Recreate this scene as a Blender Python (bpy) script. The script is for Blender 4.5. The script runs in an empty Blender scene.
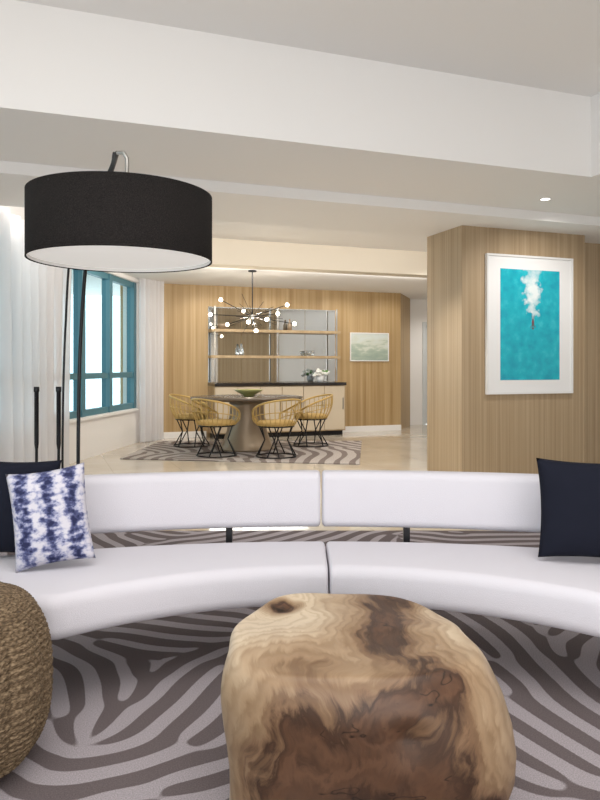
import bpy, bmesh, math, random
import numpy as np
from mathutils import Vector, noise
random.seed(4); rng=np.random.default_rng(7)
YAW=math.radians(20.24); CY,SY=math.cos(YAW),math.sin(YAW)
def C(X,Y): return (CY*X+SY*Y, -SY*X+CY*Y)
scene=bpy.context.scene
scene.view_settings.view_transform='Standard'
scene.view_settings.look='None'
scene.view_settings.gamma=1.08

# ---------------------------------------------------------------- materials
def mat(name,col=(.8,.8,.8),rough=.5,metal=0,emit=None,es=0,spec=None,trans=0):
    m=bpy.data.materials.new(name); m.use_nodes=True
    b=m.node_tree.nodes['Principled BSDF']
    b.inputs['Base Color'].default_value=(*col,1); b.inputs['Roughness'].default_value=rough
    b.inputs['Metallic'].default_value=metal
    if spec is not None: b.inputs['Specular IOR Level'].default_value=spec
    if trans: b.inputs['Transmission Weight'].default_value=trans
    if emit: b.inputs['Emission Color'].default_value=(*emit,1); b.inputs['Emission Strength'].default_value=es
    return m
def NT(m): return m.node_tree.nodes,m.node_tree.links,m.node_tree.nodes['Principled BSDF']
def ramp(n,stops,interp='LINEAR'):
    r=n.new('ShaderNodeValToRGB'); r.color_ramp.interpolation=interp
    e=r.color_ramp.elements
    while len(e)<len(stops): e.new(.5)
    for i,(p,c) in enumerate(stops):
        e[i].position=p; e[i].color=(*c,1) if len(c)==3 else c
    return r
def objcoord(n,l,scale=(1,1,1)):
    t=n.new('ShaderNodeTexCoord'); mp=n.new('ShaderNodeMapping')
    mp.inputs['Scale'].default_value=scale; l.new(t.outputs['Object'],mp.inputs['Vector']); return mp.outputs['Vector']
def addbump(m,scale=(200,200,200),strength=.2,dist=.002,detail=2):
    n,l,b=NT(m); v=objcoord(n,l,scale); t=n.new('ShaderNodeTexNoise'); t.inputs['Scale'].default_value=1; t.inputs['Detail'].default_value=detail
    l.new(v,t.inputs['Vector']); bp=n.new('ShaderNodeBump'); bp.inputs['Strength'].default_value=strength; bp.inputs['Distance'].default_value=dist
    l.new(t.outputs['Fac'],bp.inputs['Height']); l.new(bp.outputs['Normal'],b.inputs['Normal'])
def veneer(name,c1,c2,c3,sc=26):
    m=mat(name,rough=.45,spec=.3); n,l,b=NT(m)
    v=objcoord(n,l,(sc,sc,.25)); t=n.new('ShaderNodeTexNoise'); t.inputs['Scale'].default_value=1; t.inputs['Detail'].default_value=3; t.inputs['Roughness'].default_value=.65
    l.new(v,t.inputs['Vector']); r=ramp(n,[(.32,c1),(.5,c2),(.68,c3)]); l.new(t.outputs['Fac'],r.inputs['Fac']); l.new(r.outputs['Color'],b.inputs['Base Color'])
    return m
M={}
M['white']=mat('paint_white',(.85,.835,.825),.75); addbump(M['white'],(60,60,60),.05,.001)
M['cream']=mat('paint_cream',(.76,.69,.58),.7); addbump(M['cream'],(60,60,60),.05,.001)
M['pillar']=veneer('veneer_pillar',(.31,.215,.125),(.385,.28,.168),(.455,.34,.22),34)
M['wood']=veneer('veneer_wall',(.32,.20,.085),(.41,.275,.13),(.49,.345,.18),16)
M['shelf']=veneer('veneer_shelf',(.36,.25,.135),(.42,.30,.17),(.48,.36,.22),9)
M['black']=mat('black_metal',(.012,.012,.014),.35,.6)
M['blackstone']=mat('black_stone',(.015,.013,.013),.15)
M['bronze']=mat('bronze_lacquer',(.30,.225,.15),.35,.3)
M['tabletop']=mat('table_top_dark',(.10,.075,.055),.25)
M['gold']=mat('mustard_metal',(.50,.33,.10),.45,.3)
M['mustard']=mat('mustard_fabric',(.50,.33,.11),.85)
M['sofa']=mat('sofa_fabric',(.61,.59,.64),1.0,spec=.03); addbump(M['sofa'],(420,420,420),.7,.002)
M['navy']=mat('navy_fabric',(.008,.009,.016),.95,spec=.1); addbump(M['navy'],(500,500,500),.4,.001)
M['teal']=mat('teal_frame',(.055,.17,.22),.45)
M['mirror']=mat('mirror',(.66,.71,.75),.02,1)
M['chrome']=mat('brushed_steel',(.35,.34,.32),.3,1)
M['mat']=mat('art_mat_white',(.85,.85,.86),.6)
M['olive']=mat('olive_ceramic',(.28,.28,.10),.35)
M['petal']=mat('petal_white',(.85,.85,.80),.7)
M['leaf']=mat('leaf_green',(.10,.22,.06),.6)
M['ceramic']=mat('ceramic_white',(.8,.8,.8),.2)
M['bulb']=mat('bulb_glow',(1,1,1),.3,emit=(1,.86,.62),es=16)
M['can']=mat('downlight_glow',(1,1,1),.3,emit=(1,.95,.88),es=8)
M['diffuser']=mat('lamp_diffuser',(.85,.84,.82),.6,emit=(1,.97,.93),es=.34)
M['inner']=mat('shade_lining',(.8,.79,.77),.7)

# floor marble
m=mat('marble_floor',(.6,.52,.42),.06,spec=.7); n,l,b=NT(m); v=objcoord(n,l,(.8,.8,.8))
t=n.new('ShaderNodeTexNoise'); t.inputs['Scale'].default_value=1.6; t.inputs['Detail'].default_value=6; l.new(v,t.inputs['Vector'])
r=ramp(n,[(.3,(.50,.43,.34)),(.55,(.60,.53,.43)),(.75,(.67,.60,.51))]); l.new(t.outputs['Fac'],r.inputs['Fac'])
br=n.new('ShaderNodeTexBrick'); br.offset=0; br.inputs['Scale'].default_value=1; br.inputs['Brick Width'].default_value=.6; br.inputs['Row Height'].default_value=.6; br.inputs['Mortar Size'].default_value=.003
br.inputs['Color1'].default_value=(1,1,1,1); br.inputs['Color2'].default_value=(.96,.96,.96,1); br.inputs['Mortar'].default_value=(.75,.72,.68,1)
l.new(v,br.inputs['Vector']); mx=n.new('ShaderNodeMix'); mx.data_type='RGBA'; mx.blend_type='MULTIPLY'; mx.inputs[0].default_value=1
l.new(r.outputs['Color'],mx.inputs[6]); l.new(br.outputs['Color'],mx.inputs[7]); l.new(mx.outputs[2],b.inputs['Base Color']); M['floor']=m

# sheer
m=bpy.data.materials.new('sheer_curtain'); m.use_nodes=True; nt=m.node_tree; n=nt.nodes; l=nt.links; n.clear()
o=n.new('ShaderNodeOutputMaterial'); d=n.new('ShaderNodeBsdfDiffuse'); d.inputs[0].default_value=(.86,.85,.87,1)
tr=n.new('ShaderNodeBsdfTranslucent'); tr.inputs[0].default_value=(.80,.81,.85,1); tp=n.new('ShaderNodeBsdfTransparent')
a=n.new('ShaderNodeMixShader'); a.inputs[0].default_value=.40; l.new(d.outputs[0],a.inputs[1]); l.new(tr.outputs[0],a.inputs[2])
c=n.new('ShaderNodeMixShader'); c.inputs[0].default_value=.10; l.new(a.outputs[0],c.inputs[1]); l.new(tp.outputs[0],c.inputs[2]); l.new(c.outputs[0],o.inputs[0]); M['sheer']=m
# window glass
m=bpy.data.materials.new('window_glass'); m.use_nodes=True; nt=m.node_tree; n=nt.nodes; l=nt.links; n.clear()
o=n.new('ShaderNodeOutputMaterial'); tp=n.new('ShaderNodeBsdfTransparent'); tp.inputs[0].default_value=(.80,.93,.96,1); g=n.new('ShaderNodeBsdfGlossy'); g.inputs['Roughness'].default_value=.02
c=n.new('ShaderNodeMixShader'); c.inputs[0].default_value=.06; l.new(tp.outputs[0],c.inputs[1]); l.new(g.outputs[0],c.inputs[2]); l.new(c.outputs[0],o.inputs[0]); M['glass']=m

# shade fabric weave
m=mat('black_linen',(.015,.014,.014),.9,spec=.1); n,l,b=NT(m); v=objcoord(n,l,(260,260,420)); t=n.new('ShaderNodeTexNoise'); t.inputs['Scale'].default_value=1; t.inputs['Detail'].default_value=2
l.new(v,t.inputs['Vector']); r=ramp(n,[(.4,(.004,.0037,.0037)),(.72,(.024,.020,.019))]); l.new(t.outputs['Fac'],r.inputs['Fac']); l.new(r.outputs['Color'],b.inputs['Base Color']); M['shade']=m

# rug materials read the woven pattern stored on the mesh
def rugmat(name,dark,light,thr=.0,w=.12):
    m=mat(name,rough=.95,spec=.1); n,l,b=NT(m)
    at=n.new('ShaderNodeAttribute'); at.attribute_name='stripe'
    r=ramp(n,[(.5+thr-w/2,dark),(.5+thr+w/2,light)]); l.new(at.outputs['Fac'],r.inputs['Fac'])
    v=objcoord(n,l,(250,250,250)); t=n.new('ShaderNodeTexNoise'); t.inputs['Scale'].default_value=1; t.inputs['Detail'].default_value=2; l.new(v,t.inputs['Vector'])
    r2=ramp(n,[(.3,(.68,.68,.68)),(.7,(1.2,1.2,1.2))]); l.new(t.outputs['Fac'],r2.inputs['Fac'])
    mx=n.new('ShaderNodeMix'); mx.data_type='RGBA'; mx.blend_type='MULTIPLY'; mx.inputs[0].default_value=1
    l.new(r.outputs['Color'],mx.inputs[6]); l.new(r2.outputs['Color'],mx.inputs[7]); l.new(mx.outputs[2],b.inputs['Base Color'])
    bp=n.new('ShaderNodeBump'); bp.inputs['Strength'].default_value=.5; bp.inputs['Distance'].default_value=.006
    l.new(r.outputs['Color'],bp.inputs['Height']); l.new(bp.outputs['Normal'],b.inputs['Normal']); return m
M['rug']=rugmat('zebra_rug_wool',(.112,.090,.092),(.315,.280,.298),.04)
M['rug2']=rugmat('dining_rug_wool',(.21,.17,.155),(.48,.43,.40),.0)

# ---------------------------------------------------------------- mesh helpers
def link(o): scene.collection.objects.link(o); return o
def mesh(name,verts,faces,mt,loc=(0,0,0),rot=(0,0,0),parent=None,smooth=False):
    me=bpy.data.meshes.new(name); me.from_pydata([tuple(v) for v in verts],[],faces); me.materials.append(mt)
    if smooth: me.polygons.foreach_set('use_smooth',[True]*len(me.polygons))
    bm=bmesh.new(); bm.from_mesh(me); bmesh.ops.recalc_face_normals(bm,faces=bm.faces); bm.to_mesh(me); bm.free(); me.update()
    o=bpy.data.objects.new(name,me); o.location=loc; o.rotation_euler=rot
    if parent: o.parent=parent
    return link(o)
def boxes(name,bl,mt,parent=None,loc=(0,0,0),rot=(0,0,0),bevel=0):
    V=[];F=[]
    for (x0,x1,y0,y1,z0,z1) in bl:
        k=len(V); V+=[(x0,y0,z0),(x1,y0,z0),(x1,y1,z0),(x0,y1,z0),(x0,y0,z1),(x1,y0,z1),(x1,y1,z1),(x0,y1,z1)]
        F+=[tuple(k+i for i in f) for f in [(0,3,2,1),(4,5,6,7),(0,1,5,4),(1,2,6,5),(2,3,7,6),(3,0,4,7)]]
    o=mesh(name,V,F,mt,loc,rot,parent)
    if bevel:
        md=o.modifiers.new('b','BEVEL'); md.width=bevel; md.segments=2
    return o
def empty(name,loc=(0,0,0),rz=0):
    e=bpy.data.objects.new(name,None); e.location=loc; e.rotation_euler=(0,0,rz); e.empty_display_size=.1; return link(e)
def lathe(name,prof,mt,parent=None,loc=(0,0,0),N=48,rot=(0,0,0),fn=None):
    V=[];F=[]
    for (r,z) in prof:
        for i in range(N):
            a=2*math.pi*i/N; rr=r if fn is None else r*fn(a,z); V.append((rr*math.cos(a),rr*math.sin(a),z))
    for j in range(len(prof)-1):
        for i in range(N):
            F.append((j*N+i,j*N+(i+1)%N,(j+1)*N+(i+1)%N,(j+1)*N+i))
    return mesh(name,V,F,mt,loc,rot,parent,True)
def rods(name,lines,rad,mt,parent=None,loc=(0,0,0),smooth=True,rz=0):
    cu=bpy.data.curves.new(name,'CURVE'); cu.dimensions='3D'; cu.bevel_depth=rad; cu.bevel_resolution=3; cu.use_fill_caps=True
    for pts in lines:
        cyc=False
        if pts[0]==pts[-1] and len(pts)>3: cyc=True; pts=pts[:-1]
        s=cu.splines.new('POLY'); s.points.add(len(pts)-1)
        for i,p in enumerate(pts): s.points[i].co=(*p,1)
        s.use_cyclic_u=cyc
    cu.materials.append(mt); o=bpy.data.objects.new(name,cu)
    o.location=loc; o.rotation_euler=(0,0,rz); link(o)
    me=bpy.data.meshes.new_from_object(o); o2=bpy.data.objects.new(name,me); o2.location=loc; o2.rotation_euler=(0,0,rz)
    me.polygons.foreach_set('use_smooth',[True]*len(me.polygons))
    bpy.data.objects.remove(o); o2.name=name; link(o2)
    if parent: o2.parent=parent
    return o2
def ball(name,loc,r,mt,parent=None,sc=(1,1,1)):
    bm=bmesh.new(); bmesh.ops.create_uvsphere(bm,u_segments=20,v_segments=12,radius=r)
    me=bpy.data.meshes.new(name); bm.to_mesh(me); bm.free(); me.materials.append(mt); me.polygons.foreach_set('use_smooth',[True]*len(me.polygons))
    o=bpy.data.objects.new(name,me); o.location=loc; o.scale=sc
    if parent: o.parent=parent
    return link(o)
def light(name,kind,loc,power,col=(1,1,1),size=.05,rot=(0,0,0),sy=None,spot=None,parent=None,blend=.8):
    L=bpy.data.lights.new(name,kind); L.energy=power; L.color=col
    if kind=='AREA':
        L.size=size
        if sy: L.shape='RECTANGLE'; L.size_y=sy
    else: L.shadow_soft_size=size
    if kind=='SPOT': L.spot_size=math.radians(spot or 120); L.spot_blend=blend
    o=bpy.data.objects.new(name,L); o.location=loc; o.rotation_euler=rot
    if parent: o.parent=parent
    return link(o)

# ---------------------------------------------------------------- room shell
FA=math.atan2(.896,.443); P1=(.349,9.036)
boxes('floor',[(-8,10,-3.2,14,-.1,0)],M['floor'])
boxes('ceiling',[(-8,4.12,-3.2,4.45,3.34,3.6),(-8,10,4.45,5.6,2.70,3.6),(4.12,10,-3.2,4.45,2.70,3.6),(-8,10,5.6,6.74,2.61,3.6),
      (-8,10,6.74,9.0,2.87,3.6),(-8,10,9.3,14,2.56,3.6)],M['white'])
boxes('ceiling_beam',[(-1,9.4,9.0,9.3,2.53,2.87)],M['cream'])
boxes('wall_back',[(1.2,6.3,11.64,11.8,0,2.56)],M['wood'])
mesh('wall_return',[(6.3,11.64,0),(6.98,12.5,0),(6.9,12.56,0),(6.3,11.8,0),(6.3,11.64,2.56),(6.98,12.5,2.56),(6.9,12.56,2.56),(6.3,11.8,2.56)],
     [(0,1,5,4),(1,2,6,5),(2,3,7,6),(3,0,4,7),(4,5,6,7),(0,3,2,1)],M['wood'])
boxes('wall_corridor',[(6.9,7.3,12.56,12.7,0,2.56),(8.2,9.4,12.56,12.7,0,2.56),(7.3,8.2,12.56,12.7,2.1,2.56)],M['white'])
boxes('door_1',[(7.3,7.36,12.54,12.72,0,2.1),(8.14,8.2,12.54,12.72,0,2.1),(7.36,8.14,12.54,12.72,2.04,2.1),(7.36,8.14,12.62,12.66,0.01,2.04)],mat('door_paint',(.62,.66,.68),.4))
boxes('wall_right',[(6.8,7.0,-3.2,6.4,0,2.7)],M['white'])
boxes('wall_east',[(9.4,9.6,6.4,12.7,0,2.87)],M['white'])
boxes('wall_partition',[(5.53,9.4,6.42,6.6,0,2.61)],M['pillar'])
boxes('wall_partition_rear',[(5.53,9.4,6.6,6.66,0,2.61)],M['white'])
boxes('wall_rear',[(-8,7.0,-3.4,-3.2,0,3.6)],M['white'])
boxes('pillar',[(3.975,5.53,6.06,6.74,0,2.61)],M['pillar'])
boxes('baseboard_back',[(1.7,2.6,11.615,11.64,0,.10),(5.0,6.3,11.615,11.64,0,.10)],M['white'])
wins=[(-.6,2.42),(-5.2,-1.2),(-12.2,-6.6)]  # last opening is out of view, added to let in more light
bl=[]; edges=[-14,-12.2,-6.6,-5.2,-1.2,-.6,2.42,3.2]
for i in range(0,len(edges)-1):
    a,b_=edges[i],edges[i+1]
    if i%2==0: bl.append((a,b_,0,.25,0,3.6))
    else: bl+= [(a,b_,0,.25,0,.53),(a,b_,0,.25,2.50,3.6)]
boxes('wall_left',bl,M['white'],loc=(*P1,0),rot=(0,0,FA))
for k,(a,b_) in enumerate(wins):
    e=empty('window_%d'%(k+1),(*P1,0),FA)
    w=.055; fr=[(a,b_,.05,.13,.53,.62),(a,b_,.05,.13,2.42,2.50),(a,b_,.05,.13,1.02,1.10)]
    ms=[a+.05,.42,1.36,b_-.05] if k==0 else [a+.05+(b_-a-.1)*j/4 for j in range(5)]
    for x in ms: fr.append((x-w,x+w,.03,.15,.53,2.5))
    boxes('frame',fr,M['teal'],parent=e); boxes('glass',[(a,b_,.085,.09,.53,2.5)],M['glass'],parent=e)
    boxes('sill',[(a,b_,-.04,.06,.50,.535)],M['white'],parent=e)

# ---------------------------------------------------------------- curtains
def curtain(name,p,q,z0,z1,amp,waves):
    p=Vector(C(*p));q=Vector(C(*q)); d=(q-p); L=d.length; d/=L; nn=Vector((-d.y,d.x)); N=waves*12; K=6; V=[];F=[]
    for j in range(K+1):
        z=z0+(z1-z0)*j/K
        for i in range(N+1):
            t=i/N; ph=t*waves*2*math.pi+1.3*math.sin(t*9)
            w=p+d*(t*L)+nn*(amp*math.sin(ph)*(1+.35*math.sin(5*t+j*.3)))
            V.append((w.x,w.y,z))
    for j in range(K):
        for i in range(N): k=j*(N+1)+i; F.append((k,k+1,k+N+2,k+N+1))
    return mesh(name,V,F,M['sheer'],smooth=True)
curtain('sheer_curtain',(-2.66,5.08),(-2.72,8.2),.01,2.605,.07,12)
curtain('sheer_curtain.001',(-2.92,2.8),(-2.76,4.85),.01,2.69,.05,12)
curtain('sheer_curtain.002',(-2.47,10.85),(-2.20,11.33),.01,2.555,.035,5)

# ---------------------------------------------------------------- zebra rugs
def zebra(nx,ny,cell,wl,seed,corr=.7,base=.35,bias=.45):
    r=np.random.default_rng(seed)
    kx=np.fft.fftfreq(nx)[:,None]/cell; ky=np.fft.fftfreq(ny)[None,:]/cell; kr=np.sqrt(kx**2+ky**2)+1e-9
    ft=np.fft.fft2; it=np.fft.ifft2
    def smooth(a,s): return np.real(it(ft(a)*np.exp(-2*(math.pi*s*kr)**2)))
    th=smooth(r.standard_normal((nx,ny)),corr); th2=smooth(r.standard_normal((nx,ny)),corr)
    ori=np.arctan2(th2/th2.std(),th/th.std()+bias)/2+base
    f0=1/wl; K=12; filt=[]
    ring=np.exp(-((kr-f0)/(f0*.30))**2)
    for k in range(K):
        a=math.pi*k/K; ang=np.arctan2(ky,kx)-a
        filt.append(ring*np.abs(np.cos(ang))**12)
    ws=[np.abs(np.cos(ori-math.pi*k/K))**10 for k in range(K)]
    tot=sum(ws); z=r.standard_normal((nx,ny))
    for i in range(10):
        F=ft(z); out=0
        for k in range(K): out=out+ws[k]/tot*np.real(it(F*filt[k]))
        out/=out.std(); z=np.tanh(out*1.6)
    s=smooth(r.standard_normal((nx,ny)),.22)
    return z+.28*s/s.std()
def rug(name,corners,nx,ny,cell,wl,seed,mt,z=.012,corr=.7,base=.35,bias=.45):
    """corners FL,FR,BR,BL in plan"""
    f=zebra(nx,ny,cell,wl,seed,corr,base,bias); FL,FR,BR,BL=[np.array(C(*c)) for c in corners]
    u=np.linspace(0,1,nx)[:,None,None]; v=np.linspace(0,1,ny)[None,:,None]
    P=(FL*(1-u)+FR*u)*(1-v)+(BL*(1-u)+BR*u)*v
    co=np.concatenate([P,np.full((nx,ny,1),z)],2).reshape(-1,3)
    idx=np.arange(nx*ny).reshape(nx,ny); q=np.stack([idx[:-1,:-1],idx[1:,:-1],idx[1:,1:],idx[:-1,1:]],-1).reshape(-1,4)
    me=bpy.data.meshes.new(name); me.vertices.add(len(co)); me.vertices.foreach_set('co',co.ravel())
    me.loops.add(q.size); me.loops.foreach_set('vertex_index',q.ravel()); me.polygons.add(len(q)); me.polygons.foreach_set('loop_start',np.arange(0,q.size,4)); me.polygons.foreach_set('loop_total',np.full(len(q),4))
    me.update(); me.validate()
    at=me.attributes.new('stripe','FLOAT','POINT'); at.data.foreach_set('value',(.5+.5*f.ravel()).astype(np.float32)); me.materials.append(mt)
    o=bpy.data.objects.new(name,me); link(o)
    md=o.modifiers.new('thick','SOLIDIFY'); md.thickness=.011; md.offset=-1
    return o
rug('zebra_rug',[(-2.2,.7),(2.6,.7),(2.6,5.0),(-2.2,5.0)],480,430,.01,.128,3,M['rug'],corr=.40,base=.5,bias=.35)
rug('zebra_rug.001',[(-2.30,8.95),(.72,8.45),(.98,11.1),(-2.2,11.05)],200,180,.016,.20,9,M['rug2'],corr=.4,base=.3,bias=.3)

# ---------------------------------------------------------------- sofa
sofa=empty('curved_sofa',(*C(.11,2.8),0),-YAW); SX,SYy=.11,2.8
def yf(X):
    if X<-.82: return 2.283+.30*(-.82-X)
    if X>1.02: return 2.308
    return 1.26+math.sqrt(1.38**2-(X-.11)**2)
def yr(X): return 3.07-(X-.11)**2/7.4
def loft(name,x0,x1,fy,z0,z1,cr,rL,rR,mt,bulge=0):
    """fy(X)->(front,rear)"""
    N=70; V=[];F=[];Q=6
    ts=[ .5-.5*math.cos(math.pi*i/N) for i in range(N+1)]; M_=0
    for t in ts:
        X=x0+(x1-x0)*t; f,r=fy(X); hy=(r-f)/2; cy=(r+f)/2; hz=(z1-z0)/2; cz=(z0+z1)/2
        eL=X-x0; eR=x1-X; iy=0
        if eL<rL: iy+=rL*(1-math.sqrt(max(0,1-((rL-eL)/rL)**2)))
        if eR<rR: iy+=rR*(1-math.sqrt(max(0,1-((rR-eR)/rR)**2)))
        iy=min(iy,hy*.97); c=cr
        smallL=min(rL,cr); smallR=min(rR,cr); iz=0
        if X-x0<smallL: iz+=smallL*(1-math.sqrt(max(0,1-((smallL-(X-x0))/smallL)**2)))
        if x1-X<smallR: iz+=smallR*(1-math.sqrt(max(0,1-((smallR-(x1-X))/smallR)**2)))
        hy2=max(.004,hy-iy); hz2=max(.004,hz-min(iz,hz*.9)); c=min(c,hy2,hz2)
        ring=[]
        for (sy,sz,a0) in [(1,1,0),(-1,1,90),(-1,-1,180),(1,-1,270)]:
            for q in range(Q+1):
                a=math.radians(a0+90*q/Q); yy=sy*(hy2-c)+c*math.cos(a); zz=sz*(hz2-c)+c*math.sin(a)
                ring.append((X-SX,cy+yy-SYy,cz+zz))
        M_=len(ring); V+=ring
    for j in range(N):
        for i in range(M_): F.append((j*M_+i,j*M_+(i+1)%M_,(j+1)*M_+(i+1)%M_,(j+1)*M_+i))
    F.append(tuple(range(M_))); F.append(tuple(N*M_+i for i in range(M_)))
    return mesh(name,V,F,mt,parent=sofa,smooth=True)
loft('seat_left',-1.5,.107,lambda X:(yf(X),yr(X)),.272,.425,.045,.30,.016,M['sofa'])
loft('seat_right',.113,1.62,lambda X:(yf(X),yr(X)),.272,.425,.045,.016,.30,M['sofa'])
bk=lambda X:(yr(X)+.035,yr(X)+.145)
loft('backrest_left',-1.45,.091,bk,.465,.712,.035,.05,.016,M['sofa'])
loft('backrest_right',.099,1.5,bk,.465,.712,.035,.016,.05,M['sofa'])
br_=[]
for X in (-.95,-.315,.475,1.2):
    y=yr(X)-SYy; br_.append((X-SX-.014,X-SX+.014,y-.05,y+.10,.255,.285)); br_.append((X-SX-.014,X-SX+.014,y+.06,y+.085,.255,.62))
boxes('back_brackets',br_,M['black'],parent=sofa)
lg=[]
for X,Y in [(-1.22,2.60),(-1.15,2.80),(.0,2.95),(.42,2.95),(1.32,2.6),(1.3,2.8)]:
    lg.append((X-SX-.015,X-SX+.015,Y-SYy-.015,Y-SYy+.015,.013,.29))
boxes('legs',lg,M['black'],parent=sofa)

# ---------------------------------------------------------------- pillows
def pillow(name,X,Y,z,size,th,mt,rx,ry,rz,h=None):
    N=28;V=[];F=[]; h=h or size
    for s in (1,-1):
        for j in range(N+1):
            for i in range(N+1):
                a=2*i/N-1;b=2*j/N-1
                k=(1-abs(a)**2.6)*(1-abs(b)**2.6); t_=th/2*max(0,k)**.55
                sh=1-.07*(1-abs(a)**2)*abs(b)**3; sv=1-.07*(1-abs(b)**2)*abs(a)**3
                wr=.008*noise.noise(Vector((a*2.5,b*2.5,s*2+X)))*k
                V.append((a*size/2*sv,-s*(t_+wr),b*h/2*sh))
    K=(N+1)**2
    for s in range(2):
        for j in range(N):
            for i in range(N): k=s*K+j*(N+1)+i; F.append((k,k+1,k+N+2,k+N+1))
    o=mesh(name,V,F,mt,smooth=True)
    bm=bmesh.new(); bm.from_mesh(o.data); bmesh.ops.remove_doubles(bm,verts=bm.verts,dist=.0008); bmesh.ops.recalc_face_normals(bm,faces=bm.faces); bm.to_mesh(o.data); bm.free()
    o.location=(*C(X,Y),z); o.rotation_euler=(math.radians(rx),math.radians(ry),-YAW+math.radians(rz)); return o
def math_(n,l,op,a,b=None,c=None):
    x=n.new('ShaderNodeMath'); x.operation=op
    for i,q in enumerate((a,b,c)):
        if q is None: continue
        if isinstance(q,(int,float)): x.inputs[i].default_value=q
        else: l.new(q,x.inputs[i])
    return x.outputs[0]
m=mat('shibori_fabric',rough=.9,spec=.1); n,l,b=NT(m); v=objcoord(n,l)
sx=n.new('ShaderNodeSeparateXYZ'); l.new(v,sx.inputs[0])
no=n.new('ShaderNodeTexNoise'); no.inputs['Scale'].default_value=14; no.inputs['Detail'].default_value=4; l.new(v,no.inputs['Vector'])
ph=math_(n,l,'MULTIPLY_ADD',sx.outputs['X'],72,math_(n,l,'MULTIPLY',no.outputs['Fac'],3.6)); sn=math_(n,l,'SINE',ph)
n2=n.new('ShaderNodeTexNoise'); n2.inputs['Scale'].default_value=1; n2.inputs['Detail'].default_value=3
mp=n.new('ShaderNodeMapping'); mp.inputs['Scale'].default_value=(40,40,55); l.new(v,mp.inputs['Vector']); l.new(mp.outputs[0],n2.inputs['Vector'])
val=math_(n,l,'ADD',math_(n,l,'MULTIPLY',sn,.15),n2.outputs['Fac'])
r=ramp(n,[(.34,(.56,.54,.60)),(.47,(.31,.32,.46)),(.58,(.075,.085,.19)),(.72,(.020,.023,.065))]); l.new(val,r.inputs['Fac']); l.new(r.outputs['Color'],b.inputs['Base Color']); M['shibori']=m
pillow('throw_pillow',-.940,2.64,.617,.285,.12,M['shibori'],-13,-7,16,h=.365)
pillow('throw_pillow.001',-1.165,2.80,.622,.38,.13,M['navy'],-13,2,6)
pillow('throw_pillow.002',1.145,2.72,.626,.43,.15,M['navy'],-13,1,-10,h=.385)

# ---------------------------------------------------------------- stump coffee table
m=mat('burl_wood',rough=.46,spec=.32); n,l,b=NT(m); v=objcoord(n,l)
nz=n.new('ShaderNodeTexNoise'); nz.inputs['Scale'].default_value=4.0; nz.inputs['Detail'].default_value=3; nz.inputs['Roughness'].default_value=.45; l.new(v,nz.inputs['Vector'])
va=n.new('ShaderNodeVectorMath'); va.operation='MULTIPLY_ADD'; va.inputs[1].default_value=(.26,.26,.26); l.new(nz.outputs['Color'],va.inputs[0])
vb=n.new('ShaderNodeVectorMath'); vb.operation='SUBTRACT'; l.new(v,vb.inputs[0]); vb.inputs[1].default_value=(.13,.13,.13); l.new(vb.outputs[0],va.inputs[2])
def ell(c,r,off=0):
    a=n.new('ShaderNodeVectorMath'); a.operation='SUBTRACT'; l.new(va.outputs[0],a.inputs[0]); a.inputs[1].default_value=c
    d=n.new('ShaderNodeVectorMath'); d.operation='DIVIDE'; l.new(a.outputs[0],d.inputs[0]); d.inputs[1].default_value=r
    e=n.new('ShaderNodeVectorMath'); e.operation='LENGTH'; l.new(d.outputs[0],e.inputs[0]); return math_(n,l,'ADD',e.outputs['Value'],off)
d1=ell((-.03,-.38,.12),(.30,.23,.29)); d2=ell((.08,.02,.46),(.13,.45,.12),.60); d3=ell((.31,-.27,-.02),(.16,.3,.18)); d4=ell((-.20,.20,.47),(.05,.04,.06),.2)
d5=ell((.08,-.28,.38),(.14,.14,.07),.12); d6=ell((.13,.25,.46),(.11,.09,.06),.50)
dm=math_(n,l,'SMOOTH_MIN',math_(n,l,'SMOOTH_MIN',d1,d2,.35),math_(n,l,'MINIMUM',math_(n,l,'MINIMUM',d3,d5),math_(n,l,'MINIMUM',d4,d6)),.25)
mpf=n.new('ShaderNodeMapping'); mpf.inputs['Scale'].default_value=(36,6,14); mpf.inputs['Rotation'].default_value=(0,0,.35); l.new(va.outputs[0],mpf.inputs['Vector'])
fine=n.new('ShaderNodeTexNoise'); fine.inputs['Scale'].default_value=1; fine.inputs['Detail'].default_value=6; fine.inputs['Roughness'].default_value=.6; l.new(mpf.outputs[0],fine.inputs['Vector'])
big=n.new('ShaderNodeTexNoise'); big.inputs['Scale'].default_value=6; big.inputs['Detail'].default_value=3; l.new(va.outputs[0],big.inputs['Vector'])
dd=math_(n,l,'ADD',math_(n,l,'ADD',dm,math_(n,l,'MULTIPLY_ADD',fine.outputs['Fac'],.75,-.375)),math_(n,l,'MULTIPLY_ADD',big.outputs['Fac'],.8,-.4))
r=ramp(n,[(0,(.010,.005,.003)),(.18,(.030,.014,.008)),(.34,(.085,.040,.021)),(.43,(.038,.018,.010)),(.49,(.14,.078,.042)),(.58,(.235,.150,.085)),(.74,(.34,.24,.15)),(.96,(.54,.435,.31))])
l.new(math_(n,l,'MULTIPLY',dd,.44),r.inputs['Fac'])
rg=math_(n,l,'SINE',math_(n,l,'MULTIPLY_ADD',dm,38,math_(n,l,'MULTIPLY',fine.outputs['Fac'],11)))
r2=ramp(n,[(0,(.80,.75,.70)),(.5,(.98,.97,.96)),(1,(1.06,1.05,1.04))]); l.new(math_(n,l,'MULTIPLY_ADD',rg,.5,.5),r2.inputs['Fac'])
mx=n.new('ShaderNodeMix'); mx.data_type='RGBA'; mx.blend_type='MULTIPLY'; mx.inputs[0].default_value=.8; l.new(r.outputs['Color'],mx.inputs[6]); l.new(r2.outputs['Color'],mx.inputs[7])
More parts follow.
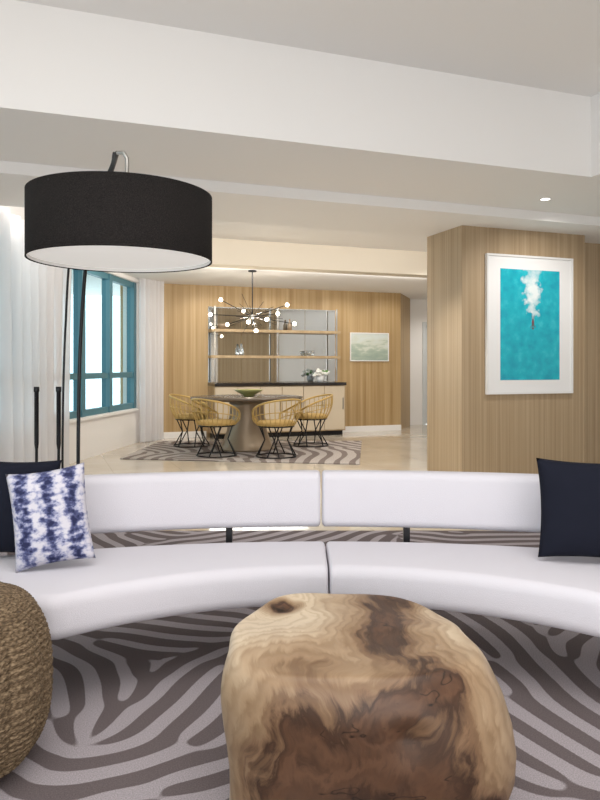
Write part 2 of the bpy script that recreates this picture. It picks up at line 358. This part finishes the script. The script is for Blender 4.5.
# a few hairline checks in the heartwood
mp=n.new('ShaderNodeMapping'); mp.inputs['Scale'].default_value=(2.2,2.2,5); l.new(v,mp.inputs['Vector'])
ck=n.new('ShaderNodeTexNoise'); ck.inputs['Scale'].default_value=1; ck.inputs['Detail'].default_value=4; ck.inputs['Roughness'].default_value=.6; l.new(mp.outputs[0],ck.inputs['Vector'])
rid=math_(n,l,'ABSOLUTE',math_(n,l,'SUBTRACT',ck.outputs['Fac'],.5))
rid=math_(n,l,'ADD',rid,math_(n,l,'MAXIMUM',0.0,math_(n,l,'MULTIPLY_ADD',dd,.08,-.07)))
r3=ramp(n,[(.0005,(.12,.10,.09)),(.005,(1,1,1))]); l.new(rid,r3.inputs['Fac'])
mx2=n.new('ShaderNodeMix'); mx2.data_type='RGBA'; mx2.blend_type='MULTIPLY'; mx2.inputs[0].default_value=1; l.new(mx.outputs[2],mx2.inputs[6]); l.new(r3.outputs['Color'],mx2.inputs[7])
l.new(mx2.outputs[2],b.inputs['Base Color'])
bp=n.new('ShaderNodeBump'); bp.inputs['Strength'].default_value=.15; bp.inputs['Distance'].default_value=.004; l.new(fine.outputs['Fac'],bp.inputs['Height']); l.new(bp.outputs['Normal'],b.inputs['Normal']); M['burl']=m
def stump():
    N=160; H=.457; prof=[(.86,0),(.93,.02),(.97,.08),(1.0,.16),(1.005,.22),(.998,.28)]
    for i in range(13):
        a=math.pi/2*i/12; prof.append((.99-.16*(1-math.cos(a)),.32+(H-.32)*math.sin(a)))
    for s in (.78,.72,.65,.57,.5,.4,.3,.2,.1,.03): prof.append((s,H+.003*(1-s)))
    V=[]
    for k,(s,z) in enumerate(prof):
        for i in range(N):
            t=2*math.pi*i/N; c_,s_=math.cos(t),math.sin(t); e=2/2.95
            a=.353; bb=.335
            x=a*math.copysign(abs(c_)**e,c_)*s; y=bb*math.copysign(abs(s_)**e,s_)*s
            x*=1-.05*(y/.33)
            w=noise.noise(Vector((x*3.2,y*3.2,z*3+4)))*.055+noise.noise(Vector((x*8,y*8,z*5)))*.012
            rr=math.hypot(x,y)+1e-6; x+=x/rr*w*min(1,s*1.3); y+=y/rr*w*min(1,s*1.3)
            zz=z+ (noise.noise(Vector((x*4,y*4,1)))*.024 if z>.28 else 0)*min(1,(z-.28)/.1)
            dx,dy=x+.20,y-.20; zz-= .02*math.exp(-(dx*dx+dy*dy)/.0012) if z>.4 else 0
            # shallow hollow knot in the front face
            if y<-.2:
                kx,kz=x-.09,z-.33; dep=.028*math.exp(-(kx*kx/.0016+kz*kz/.0009)); y+=dep
            V.append((x,y,max(0,zz)))
    F=[]
    for j in range(len(prof)-1):
        for i in range(N): F.append((j*N+i,j*N+(i+1)%N,(j+1)*N+(i+1)%N,(j+1)*N+i))
    F.append(tuple(range(N))); F.append(tuple((len(prof)-1)*N+i for i in range(N)))
    return mesh('tree_stump_coffee_table',V,F,M['burl'],(*C(.150,1.90),.013),(0,0,-YAW),smooth=True)
stump()

# ---------------------------------------------------------------- woven pouf
m=mat('seagrass',rough=.85,spec=.15); n,l,b=NT(m); v=objcoord(n,l,(90,90,260))
t=n.new('ShaderNodeTexNoise'); t.inputs['Scale'].default_value=1; t.inputs['Detail'].default_value=2; l.new(v,t.inputs['Vector'])
r=ramp(n,[(.35,(.055,.036,.021)),(.55,(.14,.095,.056)),(.7,(.23,.165,.102))]); l.new(t.outputs['Fac'],r.inputs['Fac']); l.new(r.outputs['Color'],b.inputs['Base Color']); M['seagrass']=m
def pouf():
    N=300; V=[];F=[];prof=[]
    J=120
    for j in range(J+1):
        a=-math.pi/2+math.pi*j/J
        c_=max(0,math.cos(a)); prof.append((.20*c_**.28+.075*c_,.255+.255*math.copysign(abs(math.sin(a))**.8,math.sin(a))))
    for j,(r_,z) in enumerate(prof):
        for i in range(N):
            a=2*math.pi*i/N; lob=1+.06*abs(math.cos(6*a+.5))**.5-.045
            wv=.0035 if j%3==0 else (-.002 if j%3==1 else .001); wv+=.0015*math.sin(a*75+j//3*math.pi)
            rr=max(.001,r_*lob+wv*min(1,r_*5)); V.append((rr*math.cos(a),rr*math.sin(a),z))
    for j in range(J):
        for i in range(N): F.append((j*N+i,j*N+(i+1)%N,(j+1)*N+(i+1)%N,(j+1)*N+i))
    return mesh('woven_pouf',V,F,M['seagrass'],(*C(-1.015,2.03),.012),(0,0,0),smooth=False)
pouf()

# ---------------------------------------------------------------- arc floor lamp
lamp=empty('arc_floor_lamp',(*C(-.868,3.4),0),-YAW)
def shade():
    R=.438; z0,z1=1.695,2.01; N=96
    lathe('shade',[(R,z0),(R,z1),(R-.006,z1),(R-.006,z0),(R,z0)],M['shade'],lamp,N=N)
    lathe('shade_lining',[(R-.008,z0+.004),(R-.008,z1-.004)],M['inner'],lamp,N=N)
    lathe('diffuser',[(R-.009,z0+.02),(.2,z0+.02),(.0005,z0+.02)],M['diffuser'],lamp,N=N)
    rods('shade_spider',[[(R*math.cos(a),R*math.sin(a),z1-.02),(0,0,z1-.02)] for a in (0,2.09,4.19)],.005,M['black'],lamp)
shade()
def arc(bx,by,off):
    pts=[]
    P=[(bx,by,.03),(bx-.02,by+.04,.7),(bx-.0,by+.03,1.4),(bx+.10,by-.12,1.95),(-.10+off,.18,2.17),(-.02+off,.0,2.22)]
    Q=[Vector(p) for p in P]; Q=[Q[0]*2-Q[1]]+Q+[Q[-1]*2-Q[-2]]
    for i in range(1,len(Q)-2):
        for k in range(12):
            t=k/12; p0,p1,p2,p3=Q[i-1:i+3]
            pts.append(tuple(.5*((2*p1)+(p2-p0)*t+(2*p0-5*p1+4*p2-p3)*t*t+(3*p1-p0-3*p2+p3)*t**3)))
    pts.append(tuple(Q[-2])); return pts
rods('arc_tube',[arc(-.43,.72,0)],.011,M['black'],lamp)
rods('arc_rod',[arc(-.53,.74,-.015)],.007,M['black'],lamp)
rods('drop',[[(-.02,0,2.22),(.015,-.01,2.218),(.03,-.01,2.19),(.03,-.01,2.13),(0,0,1.99)]],.010,M['chrome'],lamp)
lathe('base',[(.0005,0),(.2,0),(.2,.03),(.0005,.035)],M['black'],lamp,loc=(-.47,.73,0.0))

for k,(X,Y) in enumerate([(-1.43,3.8),(-1.31,3.8)]):
    e=empty('candle_stand' if k==0 else 'candle_stand.001',(*C(X,Y),.013))
    lathe('stand',[(.0005,0),(.07,0),(.07,.012),(.008,.02),(.008,.72),(.012,.75),(.012,1.03),(.015,1.035),(.015,1.06),(.0005,1.06)],M['black'],e,N=20)

# ---------------------------------------------------------------- pool art on pillar
art=empty('framed_pool_photograph',(4.795,6.06,1.62))
boxes('frame',[(-.545,.545,-.04,-.001,-.72,-.70),(-.545,.545,-.04,-.001,.70,.72),(-.545,-.525,-.04,-.001,-.70,.70),(.525,.545,-.04,-.001,-.70,.70)],mat('frame_white',(.8,.8,.8),.35),parent=art)
boxes('mat_board',[(-.525,.525,-.022,-.001,-.70,.70)],M['mat'],parent=art)
m=mat('pool_print',rough=.25); n,l,b=NT(m); v=objcoord(n,l)
sx=n.new('ShaderNodeSeparateXYZ'); l.new(v,sx.inputs[0]); X_,Z_=sx.outputs['X'],sx.outputs['Z']
w=n.new('ShaderNodeTexNoise'); w.inputs['Scale'].default_value=11; w.inputs['Detail'].default_value=4; l.new(v,w.inputs['Vector'])
wat=ramp(n,[(.3,(.002,.32,.46)),(.55,(.005,.42,.54)),(.75,(.03,.52,.62))]); l.new(w.outputs['Fac'],wat.inputs['Fac'])
nn_=n.new('ShaderNodeTexNoise'); nn_.inputs['Scale'].default_value=13; nn_.inputs['Detail'].default_value=6; l.new(v,nn_.inputs['Vector'])
xd=math_(n,l,'ABSOLUTE',math_(n,l,'ADD',math_(n,l,'SUBTRACT',X_,.03),math_(n,l,'MULTIPLY_ADD',nn_.outputs['Fac'],.34,-.17)))
xx=math_(n,l,'DIVIDE',xd,math_(n,l,'MULTIPLY_ADD',Z_,.20,.04))
zz=math_(n,l,'DIVIDE',math_(n,l,'ABSOLUTE',math_(n,l,'SUBTRACT',Z_,.33)),.33)
dd=math_(n,l,'ADD',math_(n,l,'POWER',xx,2),math_(n,l,'POWER',zz,2))
fm=ramp(n,[(.05,(1,1,1)),(1.1,(0,0,0))]); l.new(math_(n,l,'ADD',dd,math_(n,l,'MULTIPLY_ADD',w.outputs['Fac'],1.6,-.8)),fm.inputs['Fac'])
mx=n.new('ShaderNodeMix'); mx.data_type='RGBA'; l.new(fm.outputs['Color'],mx.inputs[0]); l.new(wat.outputs['Color'],mx.inputs[6]); mx.inputs[7].default_value=(.80,.88,.90,1)
l.new(mx.outputs[2],b.inputs['Base Color'])
boxes('print',[(-.375,.375,-.025,-.022,-.575,.575)],m,parent=art)
sk=mat('print_swimmer',(.10,.07,.07),.5); sr=mat('print_suit',(.25,.04,.06),.5)
ball('swimmer_body',(.03,-.0255,.02),.02,sk,art,(.75,.05,2.0)); ball('swimmer_head',(.03,-.0255,-.035),.013,sk,art,(1,.06,1))
rods('swimmer_limbs',[[(.024,-.0258,.05),(.016,-.0258,.10)],[(.036,-.0258,.05),(.046,-.0258,.10)],[(.02,-.0258,0),(-.004,-.0258,-.03)],[(.04,-.0258,0),(.064,-.0258,-.025)]],.003,sk,art)
boxes('swimmer_suit',[(.018,.042,-.0270,-.0255,.025,.04)],sr,parent=art)

# ---------------------------------------------------------------- dining wall art
art=empty('framed_landscape_print',(5.648,11.64,1.547))
boxes('frame',[(-.39,.39,-.03,-.001,-.26,-.245),(-.39,.39,-.03,-.001,.245,.26),(-.39,-.375,-.03,-.001,-.245,.245),(.375,.39,-.03,-.001,-.245,.245)],M['mat'],parent=art)
m=mat('landscape_print',rough=.3); n,l,b=NT(m); v=objcoord(n,l,(3,3,9)); w=n.new('ShaderNodeTexNoise'); w.inputs['Scale'].default_value=1.5; w.inputs['Detail'].default_value=4; l.new(v,w.inputs['Vector'])
sx=n.new('ShaderNodeSeparateXYZ'); l.new(v,sx.inputs[0])
r=ramp(n,[(.2,(.30,.38,.32)),(.45,(.38,.46,.38)),(.55,(.56,.60,.52)),(.8,(.60,.66,.64))]); l.new(math_(n,l,'MULTIPLY_ADD',sx.outputs['Z'],.12,w.outputs['Fac']),r.inputs['Fac']); l.new(r.outputs['Color'],b.inputs['Base Color'])
boxes('print',[(-.375,.375,-.02,-.001,-.245,.245)],m,parent=art)

# ---------------------------------------------------------------- mirrored bar wall and sideboard
bar=empty('mirrored_bar_shelving',(3.8,11.64,0))
boxes('mirror',[(-1.165+i*.583,-1.165+(i+1)*.583-.006,-.012,-.001,.92,2.20) for i in range(4)],M['mirror'],parent=bar)
boxes('shelves',[(-1.165,1.165,-.25,-.013,1.33,1.375),(-1.165,1.165,-.25,-.013,1.77,1.815)],M['shelf'],parent=bar)
boxes('uprights',[(x-.012,x+.012,-.24,-.22,.93,2.2) for x in (-1.10,0,1.10)],M['chrome'],parent=bar)
gl=mat('glassware',(.75,.8,.82),.05,trans=.8)
for i,x in enumerate([-.95,-.62,.25,.62]):
    z=1.376 if i%2 else 1.816
    lathe('glass_%d'%i,[(.0005,0),(.04,0),(.042,.10),(.02,.15),(.014,.2),(.0005,.2)] if i%3 else [(.0005,0),(.06,0),(.08,.05),(.09,.09),(.08,.09),(.0005,.02)],gl if i%2 else M['bronze'],bar,loc=(x,-.13,z),N=20)
sb=empty('sideboard',(3.8,11.64,0))
boxes('cabinet',[(-1.165,1.165,-.46,-.001,.08,.865)],M['shelf'],parent=sb)
boxes('doors',[(-1.15+i*.384,-1.15+(i+1)*.384-.012,-.478,-.46,.10,.85) for i in range(6)],mat('door_lacquer',(.56,.47,.35),.4),parent=sb)
boxes('handles',[(-1.15+(i+1)*.384-.05,-1.15+(i+1)*.384-.035,-.495,-.478,.45,.65) for i in range(6)],M['chrome'],parent=sb)
boxes('plinth',[(-1.13,1.13,-.42,-.001,0,.08)],M['black'],parent=sb)
boxes('counter',[(-1.17,1.17,-.50,-.001,.865,.915)],M['blackstone'],parent=sb)
fl=empty('flower_arrangement',(4.58,11.38,.916))
lathe('vase',[(.0005,0),(.05,0),(.07,.06),(.06,.11),(.05,.12)],M['ceramic'],fl,N=24)
for i in range(26):
    a=random.random()*6.28; rr=random.random()**.5*.15; z=.15+random.random()*.08-rr*.3
    ball('bloom_%d'%i,(rr*math.cos(a),rr*math.sin(a)*.8,z),.034,M['petal'] if i%4 else M['leaf'],fl,(1,1,.8))

# ---------------------------------------------------------------- dining table
TX,TY=-.76,10.0; RZ=.013
tb=empty('dining_table',(*C(TX,TY),RZ))
lathe('pedestal',[(.0005,0),(.39,0),(.39,.02),(.35,.08),(.29,.25),(.25,.45),(.24,.6),(.26,.70),(.0005,.70)],M['bronze'],tb)
lathe('top',[(.0005,.70),(.74,.70),(.80,.725),(.80,.745),(.0005,.745)],M['tabletop'],tb,N=72)
bw=empty('bowl',(*C(TX+.03,TY-.05),RZ+.746))
lathe('dish',[(.0005,0),(.07,0),(.08,.02),(.17,.07),(.21,.10),(.20,.10),(.15,.07),(.0005,.025)],M['olive'],bw,N=32)

# ---------------------------------------------------------------- wire dining chairs
def chair(name,X,Y,face):
    """face: direction in plan degrees the sitter looks (0=+Y away)"""
    e=empty(name,(*C(X,Y),RZ),-YAW+math.radians(face))
    lathe('seat_cushion',[(.0005,.40),(.22,.40),(.245,.42),(.245,.45),(.22,.47),(.0005,.475)],M['mustard'],e,N=36)
    A=135; lines=[]
    def rimp(t):
        a=math.radians(-90+A*t); k=abs(t); h=.755-.20*k**2.2-.02*k; R=.325-.02*k
        return (R*math.cos(a),R*math.sin(a)*1.0,h)
    def base(t):
        a=math.radians(-90+A*t); return (.235*math.cos(a),.235*math.sin(a),.405)
    n_=40
    rim=[base(-1)]+[rimp(-1+2*i/n_) for i in range(n_+1)]+[base(1)]
    for i in range(21):
        t=-1+2*(i+.5)/21; p=Vector(base(t)); q=Vector(rimp(t)); pts=[]
        for k in range(7):
            s=k/6; w=p.lerp(q,s); bul=.035*math.sin(math.pi*s); rr=math.hypot(w.x,w.y); pts.append((w.x*(1+bul/rr),w.y*(1+bul/rr),w.z))
        lines.append(pts)
    midr=[]
    for i in range(n_+1):
        t=-1+2*i/n_; p=Vector(base(t)); q=Vector(rimp(t)); w=p.lerp(q,.55); rr=math.hypot(w.x,w.y); midr.append((w.x*(1+.034/rr),w.y*(1+.034/rr),w.z))
    rods('back_rim',[rim],.013,M['gold'],e)
    rods('back_wires',lines+[midr],.0055,M['gold'],e)
    ring=lambda r,z:[(r*math.cos(2*math.pi*i/32),r*math.sin(2*math.pi*i/32),z) for i in range(32)]
    legs=[]
    for i in range(4):
        a=math.radians(45+90*i)
        for s in (-1,1):
            b2=a+s*.30; legs.append([(.22*math.cos(b2),.22*math.sin(b2),.40),(.15*math.cos(a),.15*math.sin(a),.22),(.26*math.cos(b2),.26*math.sin(b2),.012)])
    rg_=ring(.235,.40); rb=ring(.262,.012); rg_.append(rg_[0]); rb.append(rb[0])
    rods('leg_frame',legs+[rg_,rb],.009,M['black'],e)
chair('dining_chair',-1.10,9.22,-42)
chair('dining_chair.001',-.31,9.12,38)
chair('dining_chair.002',-1.60,10.35,-100)
chair('dining_chair.003',.16,10.4,105)

# ---------------------------------------------------------------- chandelier
ch=empty('chandelier',(*C(-.68,10.0),0),-YAW)
HB=1.90
bulbs=[(-.44,-.10,2.13),(.22,-.3,1.84),(.36,.1,1.95),(-.38,.2,1.80),(-.03,-.35,1.80),(.60,.05,1.80),(-.15,.3,2.0),(.05,.05,1.70),(.5,-.2,2.05),(-.6,.0,1.93)]
rods('stem',[[(0,0,2.555),(0,0,1.76)]],.008,M['black'],ch)
lathe('canopy',[(.0005,2.558),(.06,2.558),(.06,2.54),(.0005,2.535)],M['black'],ch,N=24)
ball('hub',(0,0,HB),.035,M['chrome'],ch)
arms=[]
for i in range(18):
    a=i*2.4; zz=-1+2*(i+.5)/18; rr=math.sqrt(1-zz*zz); L=.26+.10*((i*7)%3)
    arms.append([(0,0,HB),(L*rr*math.cos(a),L*rr*math.sin(a),HB+L*zz*.75)])
rods('spikes',arms,.0035,M['black'],ch)
rods('arms',[[(0,0,HB),b_] for b_ in bulbs],.006,M['black'],ch)
for i,bq in enumerate(bulbs): ball('bulb_%d'%i,bq,.027,M['bulb'],ch)
light('chandelier_light','POINT',(0,0,HB-.12),34,(1,.86,.68),.03,parent=ch)

# ---------------------------------------------------------------- downlight and added fill lights
def spotlight(name,x,y,z,p,spot=110,tgt=None,col=(1,.945,.87),parent=None):
    rot=(0,0,0)
    if tgt:
        d=Vector(tgt)-Vector((x,y,z)); rot=d.to_track_quat('-Z','Y').to_euler()
    return light(name,'SPOT',(x,y,z-.02),p,col,.015,rot,spot=spot)
e=empty('downlight',(4.27,5.17,2.70))
lathe('trim_ring',[(.04,-.001),(.052,-.001),(.052,-.006),(.04,-.006),(.04,-.001)],M['white'],e,N=28)
lathe('lens',[(.04,-.003),(.0005,-.003)],M['can'],e,N=28)
spotlight('pillar_fill',4.6,4.9,2.69,55,100,(4.8,6.06,1.3))  # added spot with no fixture, brightens the pillar and its print
for i,(x,y,z,p,s,t) in enumerate([(2.6,10.9,2.55,18,120,(2.6,11.6,1.2)),(3.8,10.9,2.55,18,120,(3.8,11.6,1.2)),(5.0,10.9,2.55,18,120,(5.0,11.6,1.2)),(6.0,10.9,2.55,15,120,(6.0,11.6,1.2)),(7.6,11.6,2.55,40,150,None),(5.3,8.4,2.86,70,140,None),(3.6,8.0,2.86,50,140,None),(7.2,8.2,2.86,50,150,(7.2,6.66,1.2))]):
    spotlight('fill_spot_%d'%i,x,y,z,p,s,t)  # added fill spots without fixtures, for the dining end and mirror reflection
for i,(x,y) in enumerate([(1.2,6.5),(2.2,6.4),(3.3,6.1),(2.6,4.9)]):
    spotlight('bounce_fill_%d'%i,x,y,2.6 if y>5.6 else 2.69,110 if y>5.6 else 60,95,None)  # added, no fixtures: floor bounce lifts the ceiling undersides
light('recess_fill','AREA',(2.8,6.76,2.74),45,(1,.95,.87),7.0,(math.radians(100),0,0),sy=.2)  # added fill strip hidden behind the slab, lights recess and beam face
light('dining_fill','AREA',(3.2,9.34,2.50),30,(1,.95,.87),5.0,(math.radians(62),0,0),sy=.1)  # added fill strip hidden behind the beam, lights back wall and dining ceiling

# ---------------------------------------------------------------- lighting of the living zone
light('tray_fill_light','AREA',(*C(.2,.9),3.32),88,(1,.98,.95),3.4,(0,0,-YAW),sy=2.6)  # added soft fill above the camera, out of view
light('rear_fill_light','AREA',(*C(.3,-2.2),1.3),178,(1,.98,.965),5.0,(math.radians(122),0,-YAW),sy=2.2)  # added fill panel behind the camera, tilted up; no window there
w=bpy.data.worlds.new('sky'); scene.world=w; w.use_nodes=True; bg=w.node_tree.nodes['Background']; bg.inputs[0].default_value=(.88,.95,1,1); bg.inputs[1].default_value=3.0

cam=bpy.data.cameras.new('camera'); cam.sensor_fit='VERTICAL'; cam.sensor_height=24; cam.lens=21; cam.shift_y=-33/800; cam.clip_start=.05
co=bpy.data.objects.new('camera',cam); co.location=(0,0,1.18); co.rotation_euler=(math.pi/2,0,-YAW); link(co); scene.camera=co
